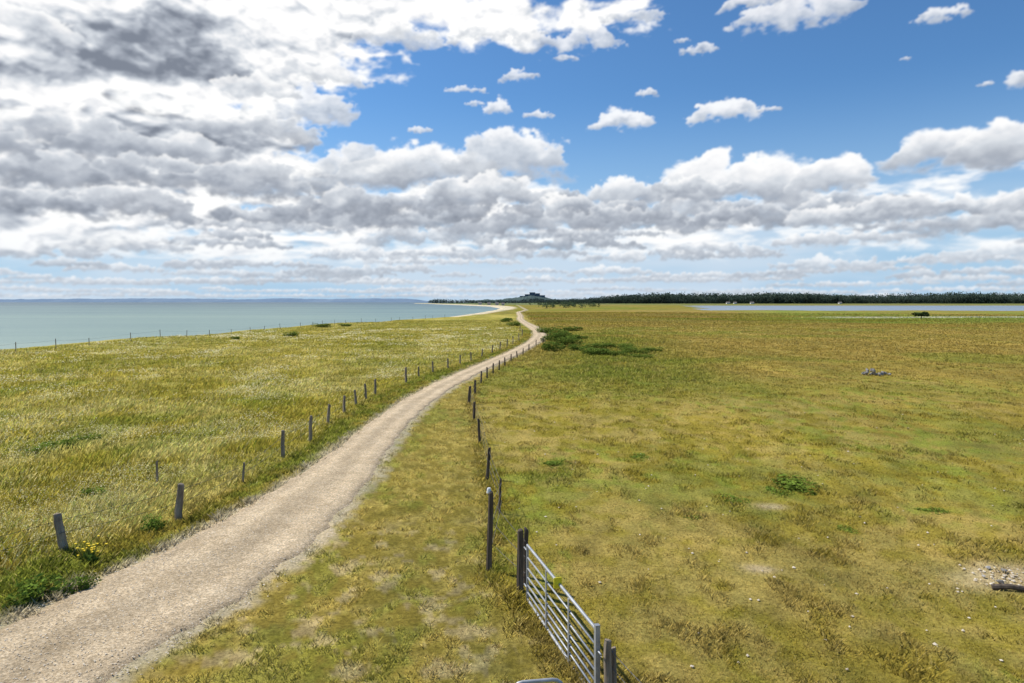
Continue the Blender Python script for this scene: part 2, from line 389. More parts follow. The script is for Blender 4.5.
off=rng.normal(0,1,(n,4,3))*.25+np.array([[(-1,0,-.3),(0,-1,.3),(1,0,-.3),(0,1,.3)]])
v=np.stack([x,y,z],1)[:,None,:]+off*s[:,None,None]
cc=np.repeat(np.array([[.87,.83,.56]])*rng.uniform(.8,1.0,(n,1)),4,0)
obj("meadow_flowers",mesh_np("meadow_flowers",v.reshape(-1,3),np.arange(n*4),np.full(n,4),M_grass,cc),kind="stuff",label="drifts of tiny cream flower heads in meadow grass",category="flower")
cx,cy=scatter(100000,6,120,.2,-52,20); k=(cx>FL(cy)+.1)&(cx<FR(cy)+.1)&offpath(cx,cy)
bare=ss(fbm(cx/.45,cy/.4,111,4)+.09*np.exp(-((cy-9.3)/1.2)**2)+.10*np.exp(-((cy-13.)/.8)**2-((cx+1.5)/.8)**2),.60,.70)*(1-ss(cy,14.0,16.5))*ss(cx,-5.2,-4)
k&=rng.uniform(0,1,len(cx))>bare*.6
cx,cy=cx[k],cy[k]; d=np.hypot(cx,cy)
x,y=tufts(cx,cy,8,.028+.0022*d); k=offpath(x,y,-.05); x,y=x[k],y[k]; d=np.hypot(x,y)
leftv=x<PL(y)+.3; fr=1-ss(FR(y)-x,.1,.5)
n6=fbm(x/.22,y/.28,115,3)
hh=np.where(leftv,.06+.14*fbm(x/.8,y/.8,151,3),.018+.07*ss(n6,.42,.68)+.07*fr)*rng.uniform(.6,1.3,len(x))
c=zone(x,y)*rng.uniform(.66,1.34,(len(x),1))*GB*1.05
pale=rng.uniform(0,1,len(x))<.10; c[pale]=c[pale]*.4+np.array([.62,.50,.20])*.6
w=np.maximum(.006,d*.0009)*rng.uniform(.7,1.3,len(x))
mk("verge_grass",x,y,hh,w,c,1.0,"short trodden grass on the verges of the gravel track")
cx,cy=scatter(175000,6,330,.15); k=(cx>FR(cy)-.1); cx,cy=cx[k],cy[k]
d=np.hypot(cx,cy); x,y=tufts(cx,cy,8,.035+.003*d); k=(x-PR(y)>.1); x,y=x[k],y[k]; d=np.hypot(x,y)
tf=ss(fbm(x/.6,y/.8,161,4),.52,.66)
gs=np.exp(-((x-(6.5+.13*(y-40)))/6.5)**2)*ss(y,30,44)*(1-ss(y,90,130))
hh=(.03+.04*fbm(x/2,y/2,162,2)+.055*tf+.06*ss(y,35,70)+.10*ss(y,100,200)+.10*gs)*rng.uniform(.55,1.35,len(x))
hh+=.08*(1-ss(x-FR(y),.1,.5))*rng.uniform(0,1,len(x))
c=zone(x,y)*rng.uniform(.72,1.28,(len(x),1))*GB*1.04
pale=rng.uniform(0,1,len(x))<.12; c[pale]=c[pale]*.4+np.array([.62,.50,.19])*.6
w=np.maximum(.005,d*.0009)*rng.uniform(.7,1.3,len(x))
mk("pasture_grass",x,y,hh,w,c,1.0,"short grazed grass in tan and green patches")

# ---------------------------------------------------------------- loose stones (stuff)
def rock_verts(s,seed,flat=.65):
    import bmesh
    bm=bmesh.new(); bmesh.ops.create_icosphere(bm,subdivisions=2,radius=1)
    r=random.Random(seed); ax=[r.uniform(.7,1.25) for _ in range(3)]; pl=[(Vector((r.uniform(-1,1),r.uniform(-1,1),r.uniform(-1,1))).normalized(),r.uniform(.5,.8)) for _ in range(9)]
    for v in bm.verts:
        p=v.co.copy()
        for nrm,dd in pl:
            t=p.dot(nrm)
            if t>dd: p-=nrm*(t-dd)
        v.co=Vector((p.x*ax[0],p.y*ax[1],p.z*ax[2]*flat))*s
    vs=[tuple(v.co) for v in bm.verts]; fs=[tuple(v.index for v in f.verts) for f in bm.faces]; bm.free(); return vs,fs
def stones(name,xs,ys_,sz,mat,label,z0=None):
    base=np.array([(1,0,0),(0,1,0),(-1,0,0),(0,-1,0),(.2,.1,.7)],dtype=float); f=np.array([(0,1,4),(1,2,4),(2,3,4),(3,0,4)])
    n=len(xs); a=rng.uniform(0,6.28,n); v=np.empty((n,5,3))
    bx=base[None,:,:]*sz[:,None,None]*rng.uniform(.6,1.2,(n,5,1))
    v[:,:,0]=bx[:,:,0]*np.cos(a)[:,None]-bx[:,:,1]*np.sin(a)[:,None]+xs[:,None]
    v[:,:,1]=bx[:,:,0]*np.sin(a)[:,None]+bx[:,:,1]*np.cos(a)[:,None]+ys_[:,None]
    zz=height(xs,ys_) if z0 is None else z0
    v[:,:,2]=bx[:,:,2]+np.asarray(zz)[:,None]
    fa=(np.arange(n)[:,None,None]*5+f[None]).reshape(-1)
    obj(name,mesh_np(name,v.reshape(-1,3),fa,np.full(n*4,3),mat,None,True),kind="stuff",label=label,category="gravel")
M_pebble=plain("pebble_material",(.38,.30,.20),(.82,.73,.58),17,.9,0,.2,.01,.2)
yy=7+ (rng.uniform(0,1,9000)**1.8)*30; tt=rng.uniform(-.03,1.03,9000); tt=np.where(rng.uniform(0,1,9000)<.2,np.round(tt)+rng.normal(0,.06,9000),tt)
xx=PL(yy)*(1-tt)+PR(yy)*tt
stones("gravel",xx,yy,rng.uniform(.005,.02,9000),M_pebble,"loose pale pebbles on the gravel track",z0=0.028+0.03*(1-np.clip(np.abs(2*tt-1),0,1)**2)+0.0*yy)
cx,cy=scatter(200,8,40,.5,-3,42); k=cx>FR(cy)+.3; cx,cy=cx[k],cy[k]
cx=np.concatenate([cx,rng.normal(9.0,.5,60)]); cy=np.concatenate([cy,rng.normal(12.6,.25,60)])
stones("scattered_stones",cx,cy,rng.uniform(.015,.04,len(cx)),M_pebble,"small pale stones scattered in grazed grass",z0=height(cx,cy)+.02)

# ---------------------------------------------------------------- posts
def post_mesh(name,mat,r,seed,n=12):
    rd=random.Random(seed); mb=MB(); hs=[-.25,0,.25,.5,.75,.93,.985,1.0]; ang=[rd.uniform(.85,1.12) for _ in range(n)]
    sl=rd.uniform(-.5,.5)
    for i,h in enumerate(hs):
        s=r*(1.08-.18*h)*(1,1,1,1,1,1,.90,.65)[i]
        ox,oy=rd.uniform(-.18,.18)*r,rd.uniform(-.18,.18)*r
        for k in range(n):
            t=2*math.pi*k/n; q=s*ang[k]*rd.uniform(.93,1.07)
            mb.v.append((ox+q*math.cos(t),oy+q*math.sin(t),h+(q*math.cos(t)*sl if i>5 else 0)))
    for i in range(len(hs)-1):
        for k in range(n): mb.f.append((i*n+k,i*n+(k+1)%n,(i+1)*n+(k+1)%n,(i+1)*n+k))
    mb.f.append(tuple((len(hs)-1)*n+k for k in range(n)))
    return mb.mesh(name,mat)
PM=[post_mesh("weathered_post",M_wood,.06,s) for s in range(4)]
PD=[post_mesh("dark_post",M_darkwood,.06,s+9) for s in range(4)]
def hz(x,y): return float(height(np.array([x]),np.array([y]))[0])
def wire_mesh(name,pts,h,sag=.03,r=.0045):
    mb=MB(); P=[]
    for a,b in zip(pts[:-1],pts[1:]):
        m=max(2,4 if a[1]<60 else 2)
        for i in range(m):
            t=i/m; P.append((a[0]+(b[0]-a[0])*t,a[1]+(b[1]-a[1])*t,a[2]*(1-t)+b[2]*t-sag*4*t*(1-t)))
    P.append(pts[-1])
    mb.tube([(p[0],p[1],p[2]) for p in P],r,5); return mb.mesh(name,M_wire)
def fence(label,posts,meshes,strands,extra=()):
    x0,y0=G(posts[0][0],posts[0][1]); z0=hz(x0,y0)
    e=obj("fence",None,None,(x0,y0,z0),label=label,category="fence",group="post and wire fences beside the gravel track"); e.empty_display_size=.5
    tops=[]
    for i,p in enumerate(posts):
        x,y=G(p[0],p[1]); z=hz(x,y); hgt=(p[1]-p[2])*y/F*1.0
        o=obj("post",meshes[i%len(meshes)],e,(x-x0,y-y0,z-z0)); o.scale=(p[3],p[3],hgt)
        o.rotation_euler=(random.uniform(-.06,.06),random.uniform(-.08,.08)+(-.12 if p[0]==63 else 0),random.uniform(0,6.28) if p[0]!=63 else 0)
        tops.append((x-x0,y-y0,z-z0,hgt))
    ex=[(a-x0,b-y0,c-z0,d) for a,b,c,d in extra]
    tops=ex+tops
    for fr in strands:
        pts=[(t[0]+.06,t[1],t[2]+t[3]*fr) for t in tops]
        obj("wire",wire_mesh("wire",pts,fr),e)
    return e
fence("weathered wooden post and wire fence beside tall meadow grass",left_posts,PM,(.85,.5),[(-11.6,9.,0,.8)])
fr=fence("dark wooden post and wire fence between track and pasture",right_posts,PD,(.88,.62,.35),[(.2,11.65,0,1.0)])
mb=MB(); mb.tube([(0,0,1.47),(0,0,1.53),(0,0,1.56)],.05,10,r2=.03); obj("insulator",mb.mesh("insulator",M_white),fr)
def single_post(u,v,vt,sc,me,label):
    x,y=G(u,v); o=obj("wooden_post",me,None,(x,y,hz(x,y)),label=label,category="post"); o.scale=(sc,sc,(v-vt)*y/F+.1); return o
single_post(157,484,464,.5,PM[1],"thin weathered wooden stake in tall meadow grass")
e0=(-60.,62.)
e=obj("fence",None,None,(e0[0],e0[1],hz(*e0)),label="thin wire fence along the dune edge above the sea",category="fence",group="post and wire fences beside the gravel track")
z0=hz(*e0); tp=[]
y=62.
while y<215:
    x=float(SH(np.array([y]))[0])+4.5+random.uniform(-.5,.5); z=hz(x,y); hh_=random.uniform(.85,1.2)
    o=obj("post",PM[random.randrange(4)],e,(x-e0[0],y-e0[1],z-z0)); o.scale=(.65,.65,hh_); o.rotation_euler=(random.uniform(-.06,.06),random.uniform(-.08,.08),0)
    tp.append((x-e0[0],y-e0[1],z-z0+hh_*.85)); y+=random.uniform(5,7.5)
obj("wire",wire_mesh("wire",tp,1,.05,.006),e)

# ---------------------------------------------------------------- gate
A=Vector((.245,11.45,0)); B=Vector((1.06,8.42,0)); Lg=(B-A).length; dr_=(B-A).normalized()
ge=obj("farm_gate",None,None,(A.x,A.y,0),label="galvanised steel field gate with horizontal bars and yellow tag",category="gate")
def gp(s,z): return tuple(dr_*s+Vector((0,0,z)))
zb,zt=.04,.94
mb=MB(); r_=.023
mb.tube([gp(.05,zb),gp(.05,zt)],r_,10); mb.tube([gp(.05,zt),gp(Lg-.03,zt)],r_*.95,10); mb.tube([gp(.05,zb),gp(Lg-.03,zb)],r_*.95,10)
mb.box((gp(Lg-.03,0)[0],gp(Lg-.03,0)[1],(zb+zt)/2+.01),(.06,.06,zt-zb+.12),math.atan2(dr_.y,dr_.x))
obj("frame",mb.mesh("frame",M_steel),ge)
for i,zz in enumerate([.16,.28,.41,.56,.74]):
    mb=MB(); mb.tube([gp(.06,zz),gp(Lg-.04,zz)],.014,8); obj("rail",mb.mesh("rail",M_steel,True),ge)
for s in (.36,.68):
    mb=MB(); c=Vector(gp(Lg*s,(zb+zt)/2)); mb.box((c.x-.024,c.y-.006,c.z),(.012,.045,zt-zb-.03),math.atan2(dr_.y,dr_.x)+math.pi/2); obj("brace",mb.mesh("brace",M_steel),ge)
mb=MB(); c=Vector(gp(Lg*.53,zt)); mb.box((c.x-.02,c.y-.04,c.z+.03),(.12,.012,.15),.3); obj("tag",mb.mesh("tag",M_yellow),ge,label="small yellow plastic tag")
for zz in (.22,.84):
    mb=MB(); mb.tube([gp(-.14,zz),gp(.05,zz)],.013,8); obj("hinge",mb.mesh("hinge",M_steel,True),ge)
mb=MB(); mb.tube([gp(Lg-.03,.70),gp(Lg+.10,.70)],.012,8); mb.tube([gp(Lg-.1,.76),gp(Lg-.1,.70)],.01,8); obj("latch",mb.mesh("latch",M_steel,True),ge)
def gpost(x,y,h,sc,me,label,n=0):
    o=obj("gate_post",me,None,(x,y,hz(x,y)),label=label,category="post",group="wooden posts holding the field gate"); o.scale=(sc,sc,h); return o
gpost(.14,11.68,1.06,.95,PD[0],"dark wooden gate post beside the galvanised gate hinge")
gpost(.245,11.93,1.0,.8,PD[2],"dark wooden gate post beside the galvanised gate hinge")
gpost(1.165,8.34,.86,.8,PM[2],"weathered wooden gate post at the latch end of the gate")
gpost(1.26,8.46,.72,.65,PM[1],"weathered wooden gate post at the latch end of the gate")
e=obj("fence",None,None,(1.33,8.3,0),label="short wire fence stretch running from the gate latch post",category="fence",group="post and wire fences beside the gravel track")
for (x,y) in ((1.75,7.0),(2.1,5.6)):
    o=obj("post",PD[3],e,(x-1.33,y-8.3,0)); o.scale=(.9,.9,.8)
for hh_ in (.7,.5,.3): obj("wire",wire_mesh("wire",[(-.1,.1,hh_),(.42,-1.3,hh_),(.77,-2.7,hh_)],1),e)
mb=MB(); pts=[(-.28,0,-.2),(-.28,0,.90)]+[(-.28+.12*(1-math.cos(t)),0,.90+.12*math.sin(t)) for t in (0.4,.8,1.2,1.57)]
pts+=[(.16+.12*math.sin(t),0,.90+.12*math.cos(t)) for t in (0,.4,.8,1.2)]+[(.28,0,.90),(.28,0,-.2)]
mb.tube(pts,.02,12); me=mb.mesh("handrail",M_steel,True)
o=obj("handrail",me,None,(.27,7.17,0),label="bent galvanised tube handrail standing in short grass",category="handrail"); o.rotation_euler=(0,0,.15)

# ---------------------------------------------------------------- rocks
rx,ry=G(873,375)
for i in range(18):
    vs,fs=rock_verts(random.uniform(.10,.24),i+40,.8); me=bpy.data.meshes.new("rock"); me.from_pydata(vs,[],fs); me.materials.append(M_stone)
    ox=random.gauss(0,.7); oy=random.uniform(-.4,.4); up=.24*max(0,1-abs(ox)/.8) if i%3==0 else 0
    o=obj("rock",me,None,(rx+ox,ry+oy,hz(rx+ox,ry+oy)+.10+up),label="dark and pale field stone in a heap on the pasture",category="rock",group="heap of field stones on the pasture"); o.rotation_euler=(random.uniform(0,3),random.uniform(0,3),0)
vs=[(8.8,12.3),(9.2,12.75),(8.7,12.6),(9.0,12.9)]
for i,(x,y) in enumerate(vs):
    a,f=rock_verts((.08,.07,.05,.06)[i],i+80,.5); me=bpy.data.meshes.new("rock"); me.from_pydata(a,[],f); me.materials.append(M_stone)
    obj("rock",me,None,(x,y,hz(x,y)+.04),label="small flat stone on bare gravelly soil",category="rock",group="stones on the bare patch")
mb=MB(); mb.tube([(-.5,.06,-.03),(-.25,-.01,.02),(0,-.05,.0),(.4,-.04,.01),(.7,.0,0)],.05,9,r2=.045); x,y=9.0,12.0
obj("log",mb.mesh("log",M_darkwood),None,(x,y,hz(x,y)+.05),label="dark weathered log lying beside a bare soil patch",category="log").rotation_euler=(0,0,-.1)

# ---------------------------------------------------------------- foliage
def clump(name,n,rx,ry,rz,lsz,base,seed,lobes=7,zc=.5,rmax=.6):
    r=np.random.default_rng(seed)
    lc=np.column_stack([r.uniform(-.65,.65,lobes)*rx,r.uniform(-.65,.65,lobes)*ry,(r.uniform(.1,.75,lobes))*rz]); lr=r.uniform(.3,rmax,lobes)
    k=r.integers(0,lobes,n); d=r.normal(0,1,(n,3)); d/=np.linalg.norm(d,axis=1)[:,None]; q=r.uniform(.35,1.0,n)**.5
    p=lc[k]+d*(q*lr[k])[:,None]*np.array([rx,ry,rz*.8]); p[:,2]=np.abs(p[:,2])
    a=r.normal(0,1,(n,3)); a/=np.linalg.norm(a,axis=1)[:,None]; b=np.cross(a,r.normal(0,1,(n,3))); b/=np.linalg.norm(b,axis=1)[:,None]
    s=(lsz*r.uniform(.6,1.4,n))[:,None]
    v=np.stack([p-a*s,p+b*s*.5,p+a*s,p-b*s*.5],1).reshape(-1,3)
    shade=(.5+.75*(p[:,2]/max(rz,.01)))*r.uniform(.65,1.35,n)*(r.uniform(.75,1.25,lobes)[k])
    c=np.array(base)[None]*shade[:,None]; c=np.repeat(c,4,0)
    return mesh_np(name,v,np.arange(n*4),np.full(n,4),M_leaf,c)
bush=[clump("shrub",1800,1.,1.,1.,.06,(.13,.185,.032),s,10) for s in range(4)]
def place_bush(u,v,w,h,i,label,name="shrub",group=None,me=None):
    x,y=G(u,v); o=obj(name,me or bush[i%4],None,(x,y,hz(x,y)-.03),label=label,category="bush")
    o.scale=(w,w*.8,h); o.rotation_euler=(0,0,random.uniform(0,6.28))
    if group: o["group"]=group
for i,(u,v,w,h) in enumerate([(553,351,1.3,.95),(574,350,1.3,.65),(590,354,1.7,.75),(610,355,2.0,.75),(632,353,1.8,.6),(652,351,1.3,.45),(566,345,2.4,1.0),(552,341,1.9,1.15),(560,337,2.4,1.0),(598,348,2.0,.65),(548,333,2.2,.95),(580,340,2.2,.7),(622,348,1.8,.5),(570,331,2.4,.8),(640,357,1.2,.4)]):
    place_bush(u,v,w,h,i,"low green shrub growing in the grass beside the track",group="low shrubs beside the track")
for i,(u,v,w,h) in enumerate([(292,335,1.4,.8),(322,326,2.2,.8),(345,325,1.6,.6),(505,322,2.4,1.1),(514,326,1.5,.9),(235,339,1.0,.45)]):
    place_bush(u,v,w,h,i,"rounded green shrub on the dune edge near the sea",group="shrubs on the dune edge")
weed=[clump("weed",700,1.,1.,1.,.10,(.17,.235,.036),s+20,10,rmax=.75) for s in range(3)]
for i,(u,v,w,h) in enumerate([(800,481,.8,.22),(776,486,.45,.12),(560,462,.6,.10),(150,528,.35,.3),(95,497,.4,.3),(60,447,.6,.32),(88,440,.5,.3),(40,452,.5,.3),(735,498,.5,.09),(690,515,.3,.08),(30,600,.5,.35),(75,590,.3,.25),(850,525,.3,.08),(930,505,.35,.09),(640,455,.5,.09)]):
    place_bush(u,v,w,h,i,"low leafy green weed patch growing in grass","weed_plant","leafy weed patches in the grass",weed[i%3])
x,y=G(90,562); e=obj("flowering_plant",None,None,(x,y,hz(x,y)),label="wild plant with small yellow flowers beside the wooden post",category="flower")
mb=MB(); heads=[]
for i in range(26):
    a=random.uniform(0,6.28); q=random.uniform(.03,.32); h=random.uniform(.16,.42); p=(q*math.cos(a),q*math.sin(a),h)
    mb.tube([(p[0]*.3,p[1]*.3,0),(p[0]*.7,p[1]*.7,h*.6),p],.005,4); heads.append(p)
M_stem=plain("stem_material",(.06,.10,.02),(.1,.14,.03),20); obj("stem",mb.mesh("stem",M_stem),e)
M_petal=plain("petal_material",(.80,.55,.01),(.90,.68,.02),20,.7)
for p in heads:
    mb=MB(); mb.tube([(p[0],p[1],p[2]-.012),(p[0],p[1],p[2]+.006),(p[0],p[1],p[2]+.012)],.012,9,r2=.025)
    obj("flower",mb.mesh("flower",M_petal),e)
obj("leaves",clump("leaves",400,.26,.26,.2,.035,(.12,.17,.03),77),e)

x,y=G(921,319); e=obj("tree",None,None,(x,y,hz(x,y)),label="small wind shaped tree standing alone on the marsh",category="tree")
mb=MB(); mb.tube([(0,0,-.2),(.1,0,.8),(.3,.1,1.6)],.16,8,r2=.08); mb.tube([(.1,0,.8),(-.6,.1,1.5),(-1.2,.2,2.)],.09,6,r2=.04); mb.tube([(.2,0,1.),(.9,.1,1.6),(1.5,0,2.)],.09,6,r2=.04)
obj("trunk",mb.mesh("trunk",M_darkwood,True),e)
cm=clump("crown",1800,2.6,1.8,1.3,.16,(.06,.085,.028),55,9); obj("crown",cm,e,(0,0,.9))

# ---------------------------------------------------------------- far woods
def wood(name,xs,ys_,hs,n,base,seed,label,leaf=1.1,wf=.42):
    r=np.random.default_rng(seed); VV=[];CC=[]
    for x,y,h in zip(xs,ys_,hs):
        w=h*wf*r.uniform(.8,1.3); lob=r.integers(4,8); lc=np.column_stack([r.uniform(-.6,.6,lob)*w,r.uniform(-.6,.6,lob)*w,r.uniform(.25,.78,lob)*h]); lr=r.uniform(.35,.6,lob)*w
        k=r.integers(0,lob,n); d=r.normal(0,1,(n,3)); d/=np.linalg.norm(d,axis=1)[:,None]
        p=lc[k]+d*(lr[k]*r.uniform(.5,1,n))[:,None]; lowm=r.uniform(0,1,n)<.3; p[lowm,2]*=r.uniform(0,1,lowm.sum())
        p[:,2]=np.abs(p[:,2])
        a=r.normal(0,1,(n,3)); a/=np.linalg.norm(a,axis=1)[:,None]; b=np.cross(a,r.normal(0,1,(n,3))); b/=np.linalg.norm(b,axis=1)[:,None]
        s=(h/20*leaf*r.uniform(.7,1.3,n))[:,None]
        z0=height(np.array([x]),np.array([y]))[0]
        v=np.stack([p-a*s,p+b*s,p+a*s,p-b*s],1)+np.array([x,y,z0]); VV.append(v.reshape(-1,3))
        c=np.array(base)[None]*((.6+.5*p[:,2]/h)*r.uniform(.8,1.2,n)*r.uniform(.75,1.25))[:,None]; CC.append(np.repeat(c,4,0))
    V=np.concatenate(VV);c=np.concatenate(CC); nf=len(V)//4
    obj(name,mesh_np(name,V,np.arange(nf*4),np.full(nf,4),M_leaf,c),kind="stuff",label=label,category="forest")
xs=[];yw=[];hs=[]
for row in range(4):
    xx_=70.+row*3
    while xx_<1500:
        env=ss(np.array([xx_]),60,330)[0]; bmp=.62+.85*float(fbm(np.array([xx_/130.]),np.array([row*.15]),5,3,.4)[0])
        xs.append(xx_); yw.append(1330+row*22+random.uniform(-8,8)); hs.append((10+10.5*env)*bmp*(.84+.07*row)); xx_+=random.uniform(3.5,6.)
wood("forest",xs,yw,hs,170,(.07,.095,.068),1,"dark green belt of woodland behind the lagoon",1.0,.6)  # foliage green is lightened to paint in distance haze
xs=[];yw=[];hs=[]
for row in range(3):
    xx_=-330.
    while xx_<420:
        bmp=.5+.7*float(vn(np.array([xx_/60.]),np.array([row*.7]),8)[0]); xs.append(xx_); yw.append(2750+row*40+random.uniform(-10,10)); hs.append(17*bmp); xx_+=random.uniform(8,14)
wood("forest",xs,yw,hs,90,(.09,.12,.105),2,"hazy low trees along the distant spit",1.4,.6)  # haze is painted into the foliage colour here too
xs=[];yw=[];hs=[]
for k_ in range(60):
    y_=random.uniform(520,1250); x_=random.uniform(.02*y_+8,.02*y_+40+.05*y_); xs.append(x_);yw.append(y_);hs.append(random.uniform(1.5,3.)+y_/350)
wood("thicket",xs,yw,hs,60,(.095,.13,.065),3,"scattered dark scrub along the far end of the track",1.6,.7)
M_hw=plain("house_wall_material",(.55,.53,.5),(.72,.70,.66),.5,.9,0,0); M_hr=plain("house_roof_material",(.16,.14,.13),(.22,.19,.17),.5,.9,0,0); M_hg=plain("house_window_material",(.05,.06,.07),(.08,.09,.1),1,.3,0,0)
for (u,y,w_,h_) in ((728,1290.,6,2.2),(735,1290.,5,2.0),(752,1290.,6,2.2),(840,1290.,5,2.),(497,1120.,5,2.4),(489,1160.,5,2.4),(503,980.,4,2.),(480,1300.,6,2.6)):
    x=(u-512)/F*y; zz=hz(x,y); e=obj("house",None,None,(x,y,zz),label="small pale house with grey gable roof near the shore",category="house",group="small houses on the far shore")
    mb=MB(); mb.box((0,0,h_/2),(w_,6,h_)); obj("wall",mb.mesh("wall",M_hw),e)
    mb=MB(); hw=w_/2+.4; mb.v=[(-hw,-3.4,h_+.02),(hw,-3.4,h_+.02),(hw,3.4,h_+.02),(-hw,3.4,h_+.02),(-hw,0,h_+2.),(hw,0,h_+2.)]; mb.f=[(0,1,5,4),(2,3,4,5),(0,4,3),(1,2,5),(3,2,1,0)]; obj("roof",mb.mesh("roof",M_hr),e)
    for q in (-.28,.28):
        mb=MB(); mb.box((q*w_,-3.03,1.2),(.9,.1,.9)); obj("window",mb.mesh("window",M_hg),e)

# ---------------------------------------------------------------- distant coast, hill, building
def hazy(name,c1,c2,s): return plain(name,c1,c2,s,1.,0,0,.01,0)  # matt material whose colours have aerial haze painted in, no volume
def ridge(name,x0,x1,y,dep,hf,mat,n=260,base=-2,kind="structure"):
    vs=[];fs=[]
    prof=[(-1,0),(-.6,.45),(-.25,.85),(0,1),(.4,.7),(1,0)]
    for i in range(n):
        x=x0+(x1-x0)*i/(n-1); h=hf(x)
        for a,b in prof: vs.append((x,y+a*dep,base+h*b))
    m=len(prof)
    for i in range(n-1):
        for k in range(m-1): fs.append((i*m+k,(i+1)*m+k,(i+1)*m+k+1,i*m+k+1))
    me=bpy.data.meshes.new(name); me.from_pydata(vs,[],fs); me.materials.append(mat)
    for p in me.polygons: p.use_smooth=True
    return obj(name,me,kind=kind)
f1=lambda x,a,b,s: float(fbm(np.array([x/a]),np.array([b]),s,4)[0])
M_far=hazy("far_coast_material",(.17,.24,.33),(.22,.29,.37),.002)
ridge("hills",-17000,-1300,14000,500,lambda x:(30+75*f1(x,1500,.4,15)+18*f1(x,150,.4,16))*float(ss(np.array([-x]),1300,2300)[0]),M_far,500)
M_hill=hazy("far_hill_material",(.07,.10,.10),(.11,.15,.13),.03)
ridge("headland",-260,900,4200,150,lambda x: 10+28*math.exp(-((x-130)/95)**2)+10*f1(x,40,.2,18)+7*f1(x,12,.2,19)+8*math.exp(-((x-20)/160)**2),M_hill,400)
xs=[];yw=[];hs=[]
for k_ in range(90):
    x_=random.uniform(0,320); xs.append(x_); yw.append(4050+random.uniform(-20,20)); hs.append(6+24*math.exp(-((x_-130)/90)**2)*random.uniform(.75,1.0)+random.uniform(0,6))
wood("hillside_forest",xs,yw,hs,60,(.07,.10,.085),9,"hazy trees covering the slope of the headland",1.2,.3)  # slope trees take their haze from a painted, greyed green
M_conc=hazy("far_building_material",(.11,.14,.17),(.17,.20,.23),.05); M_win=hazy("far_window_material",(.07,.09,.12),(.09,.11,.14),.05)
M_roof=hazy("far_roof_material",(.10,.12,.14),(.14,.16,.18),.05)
bx=125; e=obj("building",None,None,(bx,4195,30),label="large stepped grey building on the wooded headland",category="building")
for (cx_,w_,h_) in ((-62,30,10),(-32,28,20),(0,34,32),(32,28,26),(62,30,14)):
    mb=MB(); mb.box((cx_,0,h_/2),(w_,24,h_)); obj("wall",mb.mesh("wall",M_conc),e)
    mb=MB(); mb.box((cx_,0,h_+1.2),(w_+2,26,2.2)); obj("roof",mb.mesh("roof",M_roof),e)
    for fl in range(int(h_//5)-1):
        for q in range(int(w_//9)):
            mb=MB(); mb.box((cx_-w_/2+6+q*9,-12.1,5+fl*5),(4,.5,2.4)); obj("window",mb.mesh("window",M_win),e)

# ---------------------------------------------------------------- cloud layer: a backdrop 60 km away
ST=.85
cu=np.arange(-760,760,ST); cv=np.arange(-2,392,ST)
UU,VV=np.meshgrid(cu,cv); CH,CW=UU.shape
CC=np.zeros((CH,CW,3)); CA=np.zeros((CH,CW))
FULL=(slice(None),slice(None))
def over(sl,rgb,a):
    CC[sl]=rgb*a[...,None]+CC[sl]*(1-a[...,None]); CA[sl]=a+CA[sl]*(1-a)
def tone(t):
    t=np.clip(t,0,1)
    k=[(0,(.22,.25,.31)),(.3,(.41,.45,.52)),(.6,(.68,.72,.775)),(.85,(.97,.97,.98)),(1,(1.06,1.06,1.05))]
    return np.stack([np.interp(t,[a for a,_ in k],[b[ch] for _,b in k]) for ch in range(3)],-1)
def hazed(rgb,V):
    h=(.46*(1-ss(V,0,95)))[...,None]
    return rgb*(1-h)+np.array([.70,.78,.87])*h
FE=fbm(UU/9,VV/6,777,5,.62)-.5; FE2=fbm(UU/34,VV/20,778,6,.6)-.5
